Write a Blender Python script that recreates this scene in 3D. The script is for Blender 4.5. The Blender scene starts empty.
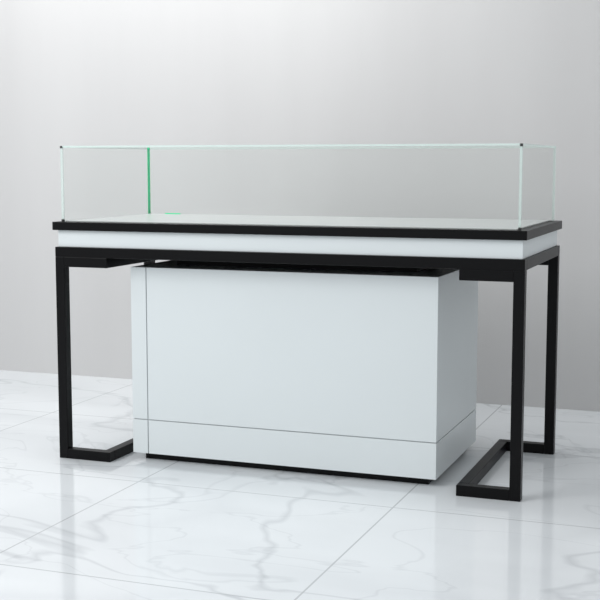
import bpy, bmesh, math
from mathutils import Vector
sc=bpy.context.scene
sc.view_settings.view_transform='Standard'
sc.view_settings.look='None'

def mat(name,col,rough=.5,metal=0,spec=.5,coat=0):
    m=bpy.data.materials.new(name); m.use_nodes=True
    b=m.node_tree.nodes['Principled BSDF']
    b.inputs['Base Color'].default_value=(*col,1); b.inputs['Roughness'].default_value=rough
    b.inputs['Metallic'].default_value=metal; b.inputs['Specular IOR Level'].default_value=spec
    b.inputs['Coat Weight'].default_value=coat
    return m
def noise_var(m,scale,amount,col,stretch=(1,1,1)):
    nt=m.node_tree; b=nt.nodes['Principled BSDF']
    tc=nt.nodes.new('ShaderNodeTexCoord'); n=nt.nodes.new('ShaderNodeTexNoise'); n.inputs['Scale'].default_value=scale
    n.inputs['Detail'].default_value=4
    mp=nt.nodes.new('ShaderNodeMapping'); mp.inputs['Scale'].default_value=stretch
    r=nt.nodes.new('ShaderNodeValToRGB'); r.color_ramp.elements[0].position=.3; r.color_ramp.elements[1].position=.7
    r.color_ramp.elements[0].color=(*[c*(1-amount) for c in col],1); r.color_ramp.elements[1].color=(*[min(1,c*(1+amount)) for c in col],1)
    nt.links.new(tc.outputs['Object'],mp.inputs['Vector']); nt.links.new(mp.outputs[0],n.inputs['Vector']); nt.links.new(n.outputs['Fac'],r.inputs['Fac']); nt.links.new(r.outputs['Color'],b.inputs['Base Color'])

M_white=mat('satin_white_lacquer',(.70,.745,.755),.38); noise_var(M_white,3,.01,(.70,.745,.755))
M_black=mat('black_powder_coat',(.003,.003,.0035),.35,spec=.14)
M_groove=mat('groove_shadow_gap',(.42,.44,.45),.7)
M_deck=mat('display_deck_white',(.52,.54,.535),.3)
M_clip=mat('chrome_clip',(.08,.08,.08),.3,1)

def glassmat(name,tint,base,edge):
    m=bpy.data.materials.new(name); m.use_nodes=True; nt=m.node_tree; nt.nodes.clear()
    o=nt.nodes.new('ShaderNodeOutputMaterial'); mx=nt.nodes.new('ShaderNodeMixShader'); t=nt.nodes.new('ShaderNodeBsdfTransparent'); g=nt.nodes.new('ShaderNodeBsdfGlossy')
    f=nt.nodes.new('ShaderNodeLayerWeight'); f.inputs['Blend'].default_value=.5
    p=nt.nodes.new('ShaderNodeMath'); p.operation='POWER'; p.inputs[1].default_value=5
    q=nt.nodes.new('ShaderNodeMath'); q.operation='MULTIPLY_ADD'; q.inputs[1].default_value=edge; q.inputs[2].default_value=base
    t.inputs[0].default_value=(*tint,1); g.inputs['Roughness'].default_value=0.02
    nt.links.new(f.outputs['Facing'],p.inputs[0]); nt.links.new(p.outputs[0],q.inputs[0]); nt.links.new(q.outputs[0],mx.inputs[0])
    nt.links.new(t.outputs[0],mx.inputs[1]); nt.links.new(g.outputs[0],mx.inputs[2]); nt.links.new(mx.outputs[0],o.inputs[0])
    return m
M_glass=glassmat('clear_glass',(.992,.997,.994),.02,.28)
def edgemat(name,col,fac):
    m=bpy.data.materials.new(name); m.use_nodes=True; nt=m.node_tree; nt.nodes.clear()
    o=nt.nodes.new('ShaderNodeOutputMaterial'); mx=nt.nodes.new('ShaderNodeMixShader'); t=nt.nodes.new('ShaderNodeBsdfTransparent'); g=nt.nodes.new('ShaderNodeBsdfPrincipled')
    g.inputs['Base Color'].default_value=(*col,1); g.inputs['Roughness'].default_value=.15
    mx.inputs[0].default_value=fac
    nt.links.new(t.outputs[0],mx.inputs[1]); nt.links.new(g.outputs[0],mx.inputs[2]); nt.links.new(mx.outputs[0],o.inputs[0])
    return m
M_edge=edgemat('polished_glass_edge',(.80,.95,.90),.42)
M_edgeg=edgemat('green_glass_edge',(.02,.85,.36),.92)

root=bpy.data.objects.new('jewelry_display_counter',None); bpy.context.collection.objects.link(root)
def boxes(name,lst,m,bev=.0015,parent=root):
    bm=bmesh.new()
    for (x0,x1,y0,y1,z0,z1) in lst:
        r=bmesh.ops.create_cube(bm,size=1)
        for v in r['verts']:
            v.co=Vector(((x0+x1)/2+v.co.x*(x1-x0),(y0+y1)/2+v.co.y*(y1-y0),(z0+z1)/2+v.co.z*(z1-z0)))
    me=bpy.data.meshes.new(name); bm.to_mesh(me); bm.free(); me.materials.append(m)
    o=bpy.data.objects.new(name,me); bpy.context.collection.objects.link(o)
    if parent: o.parent=parent
    if bev:
        b=o.modifiers.new('bevel','BEVEL'); b.width=bev; b.segments=2; b.limit_method='ANGLE'
    return o

W=.755; D=.637; T=.032
IN=.187
def leg(s,name):
    X=lambda a,b:(min(s*a,s*b),max(s*a,s*b))
    L=[]
    for y0,y1 in((0,T),(D-T,D)):
        L.append((*X(W-T,W),y0,y1,0,.66))
        L.append((*X(W-IN,W-T),y0,y1,0,T))
        L.append((*X(W-IN,W-T),y0,y1,.628,.66))
    L.append((*X(W-IN,W-IN+T),T,D-T,0,T))
    L.append((*X(W-IN,W-IN+T),T,D-T,.628,.66))
    return boxes(name,L,M_black)
leg(1,'leg_frame_right'); leg(-1,'leg_frame_left')
boxes('top_frame',[(-W,W,0,T,.66,.692),(-W,W,D-T,D,.66,.692),(-W,-W+T,T,D-T,.66,.692),(W-T,W,T,D-T,.66,.692),(-W+T,W-T,T,D-T,.68,.692)],M_black)
boxes('white_apron',[(-W+.008,W-.008,.008,D-.008,.692,.746)],M_white)
boxes('black_rim',[(-W-.005,W+.005,-.006,D+.006,.746,.7725)],M_black)
boxes('display_deck',[(-W+.03,W-.03,.03,D-.03,.7725,.7755)],M_deck,.0005)
# glass: five thin panes
g0,g1=.7725,1.008; t=.006; e=.018
x0,x1,y0,y1=-W+e,W-e,e,D-e
boxes('glass_front',[(x0,x1,y0,y0+t,g0,g1)],M_glass,0)
boxes('glass_back',[(x0,x1,y1-t,y1,g0,g1)],M_glass,0)
boxes('glass_left',[(x0,x0+t,y0+t,y1-t,g0,g1)],M_glass,0)
boxes('glass_right',[(x1-t,x1,y0+t,y1-t,g0,g1)],M_glass,0)
boxes('glass_top',[(x0,x1,y0,y1,g1,g1+t)],M_glass,0)
k=.001
boxes('glass_edges',[(x0-k,x0+t,y0-k,y0+t,g0,g1+t),(x1-t,x1+k,y0-k,y0+t,g0,g1+t),(x1-t,x1+k,y1-t,y1+k,g0,g1+t),
  (x0,x1,y0-k,y0,g1,g1+t),(x1,x1+k,y0,y1,g1,g1+t),(x0-k,x0,y0,y1,g1,g1+t),(x0,x1,y1,y1+k,g1,g1+t)],M_edge,0)
boxes('glass_edge_green',[(x0-k,x0+t,y1-t,y1+k,g0,g1+t)],M_edgeg,0)
c=.008
boxes('corner_clips',[(xa-c/2,xa+c/2,ya-c/2,ya+c/2,z,z+.008) for xa in(x0+.002,x1-.002) for ya in (y0+.002,) for z in(g0,g1-.002)],M_clip,.001)
boxes('green_glass_label_rail',[(x0+.08,x0+.14,y1-.03,y1-.024,.7755,.779)],M_edgeg,0)
# cabinet
cx0,cx1,cy0,cy1=-.518,.492,.065,.614
cb,ct=.024,.629
vx=cx0+.055; hz=.135; gp=.0016
boxes('cabinet_core',[(cx0+.004,cx1-.004,cy0+.004,cy1,cb+.002,ct-.002)],M_groove,0)
th=.02
boxes('cabinet_panels',[
 (cx0,vx-gp,cy0,cy0+th,hz+gp,ct),(vx+gp,cx1,cy0,cy0+th,hz+gp,ct),
 (cx0,vx-gp,cy0,cy0+th,cb,hz-gp),(vx+gp,cx1,cy0,cy0+th,cb,hz-gp),
 (cx1-th,cx1,cy0+th,cy1,hz+gp,ct),(cx1-th,cx1,cy0+th,cy1,cb,hz-gp),
 (cx0,cx0+th,cy0+th,cy1,cb,ct),(cx0+th,cx1-th,cy1-th,cy1,cb,ct),(cx0+th,cx1-th,cy0+th,cy1-th,ct-.015,ct)],M_white,.0008)
boxes('toe_kick',[(cx0+.03,cx1-.03,cy0+.03,cy1-.02,0,cb+.002)],M_black,0)
boxes('cabinet_mount',[(cx0+.1,cx1-.1,.2,.45,ct,.68)],M_black,0)

# ---------- room
def plane(name,verts,m):
    me=bpy.data.meshes.new(name); me.from_pydata(verts,[],[(0,1,2,3)]); me.materials.append(m)
    o=bpy.data.objects.new(name,me); bpy.context.collection.objects.link(o); return o
mf=mat('polished_marble_tile',(.8,.82,.84),.09,spec=.6); nt=mf.node_tree; N=nt.nodes; L=nt.links; b=N['Principled BSDF']
geo=N.new('ShaderNodeNewGeometry')
def vein(scale,dist,w,seed,dim):
    mp=N.new('ShaderNodeMapping'); mp.inputs['Location'].default_value=(seed,seed*.7,0); mp.inputs['Rotation'].default_value=(0,0,.6); mp.inputs['Scale'].default_value=(1,1.7,1)
    n=N.new('ShaderNodeTexNoise'); n.inputs['Scale'].default_value=scale; n.inputs['Detail'].default_value=4; n.inputs['Roughness'].default_value=.45; n.inputs['Distortion'].default_value=dist
    L.new(geo.outputs['Position'],mp.inputs['Vector']); L.new(mp.outputs[0],n.inputs['Vector'])
    s=N.new('ShaderNodeMath'); s.operation='SUBTRACT'; s.inputs[1].default_value=.5; L.new(n.outputs['Fac'],s.inputs[0])
    a=N.new('ShaderNodeMath'); a.operation='ABSOLUTE'; L.new(s.outputs[0],a.inputs[0])
    r=N.new('ShaderNodeMapRange'); r.inputs['From Min'].default_value=0; r.inputs['From Max'].default_value=w; r.inputs['To Min'].default_value=dim; r.inputs['To Max'].default_value=0
    L.new(a.outputs[0],r.inputs['Value']); return r.outputs[0]
v1=vein(.9,.5,.012,11.1,.30); v2=vein(1.6,.7,.010,8.3,.17); v3=vein(.6,.4,.10,5.2,.15)
def add(a,c,op='ADD'):
    n=N.new('ShaderNodeMath'); n.operation=op; n.use_clamp=True
    for i,x in enumerate((a,c)):
        if isinstance(x,(int,float)): n.inputs[i].default_value=x
        else: L.new(x,n.inputs[i])
    return n.outputs[0]
vs=add(add(v1,v2),v3)
brick=N.new('ShaderNodeTexBrick'); brick.offset=0; brick.inputs['Scale'].default_value=1; brick.inputs['Mortar Size'].default_value=.0026; brick.inputs['Mortar Smooth'].default_value=.1
brick.inputs['Brick Width'].default_value=.8; brick.inputs['Row Height'].default_value=.8
mp=N.new('ShaderNodeMapping'); mp.inputs['Location'].default_value=(.369,.18,0); L.new(geo.outputs['Position'],mp.inputs['Vector']); L.new(mp.outputs[0],brick.inputs['Vector'])
mix=N.new('ShaderNodeMix'); mix.data_type='RGBA'; L.new(vs,mix.inputs[0]); mix.inputs[6].default_value=(.80,.83,.85,1); mix.inputs[7].default_value=(.34,.36,.39,1)
mix2=N.new('ShaderNodeMix'); mix2.data_type='RGBA'; mm=add(brick.outputs['Fac'],.75,'MULTIPLY'); L.new(mm,mix2.inputs[0]); L.new(mix.outputs[2],mix2.inputs[6]); mix2.inputs[7].default_value=(.42,.44,.46,1)
L.new(mix2.outputs[2],b.inputs['Base Color'])
plane('floor',[(-6,-6,0),(6,-6,0),(6,1.38,0),(-6,1.38,0)],mf)
mw=mat('satin_wall_panel',(.565,.56,.558),.33); noise_var(mw,1.6,.03,(.565,.56,.558),(1.6,1,.22))  # vertically stretched noise paints faint window-reflection streaks into the wall colour
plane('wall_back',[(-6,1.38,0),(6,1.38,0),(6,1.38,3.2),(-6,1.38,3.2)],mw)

# ---------- light
w=bpy.data.worlds.new('studio'); sc.world=w; w.use_nodes=True
w.node_tree.nodes['Background'].inputs[0].default_value=(.945,.975,1,1); w.node_tree.nodes['Background'].inputs[1].default_value=.71
def area(name,loc,tgt,sx,sy,p,col=(1,1,1)):
    l=bpy.data.lights.new(name,'AREA'); l.shape='RECTANGLE'; l.size=sx; l.size_y=sy; l.energy=p; l.color=col
    o=bpy.data.objects.new(name,l); bpy.context.collection.objects.link(o); o.location=loc
    o.rotation_euler=(Vector(tgt)-Vector(loc)).to_track_quat('-Z','Y').to_euler(); return o
area('softbox_key',(-2.0,-2.8,2.8),(-.2,.6,.3),2.2,2.2,80)
area('wall_glow_fill',(-1.3,.45,3.0),(-1.1,1.3,1.2),2.2,.5,36)  # added area light aimed at the wall for its glow, not a ceiling fixture

cd=bpy.data.cameras.new('camera'); co=bpy.data.objects.new('camera',cd); bpy.context.collection.objects.link(co)
cd.sensor_width=36; cd.lens=1222.9/600*36
co.location=(1.3553,-3.402,.9613); co.rotation_euler=(math.pi/2-.112,0,.3572)
sc.camera=co
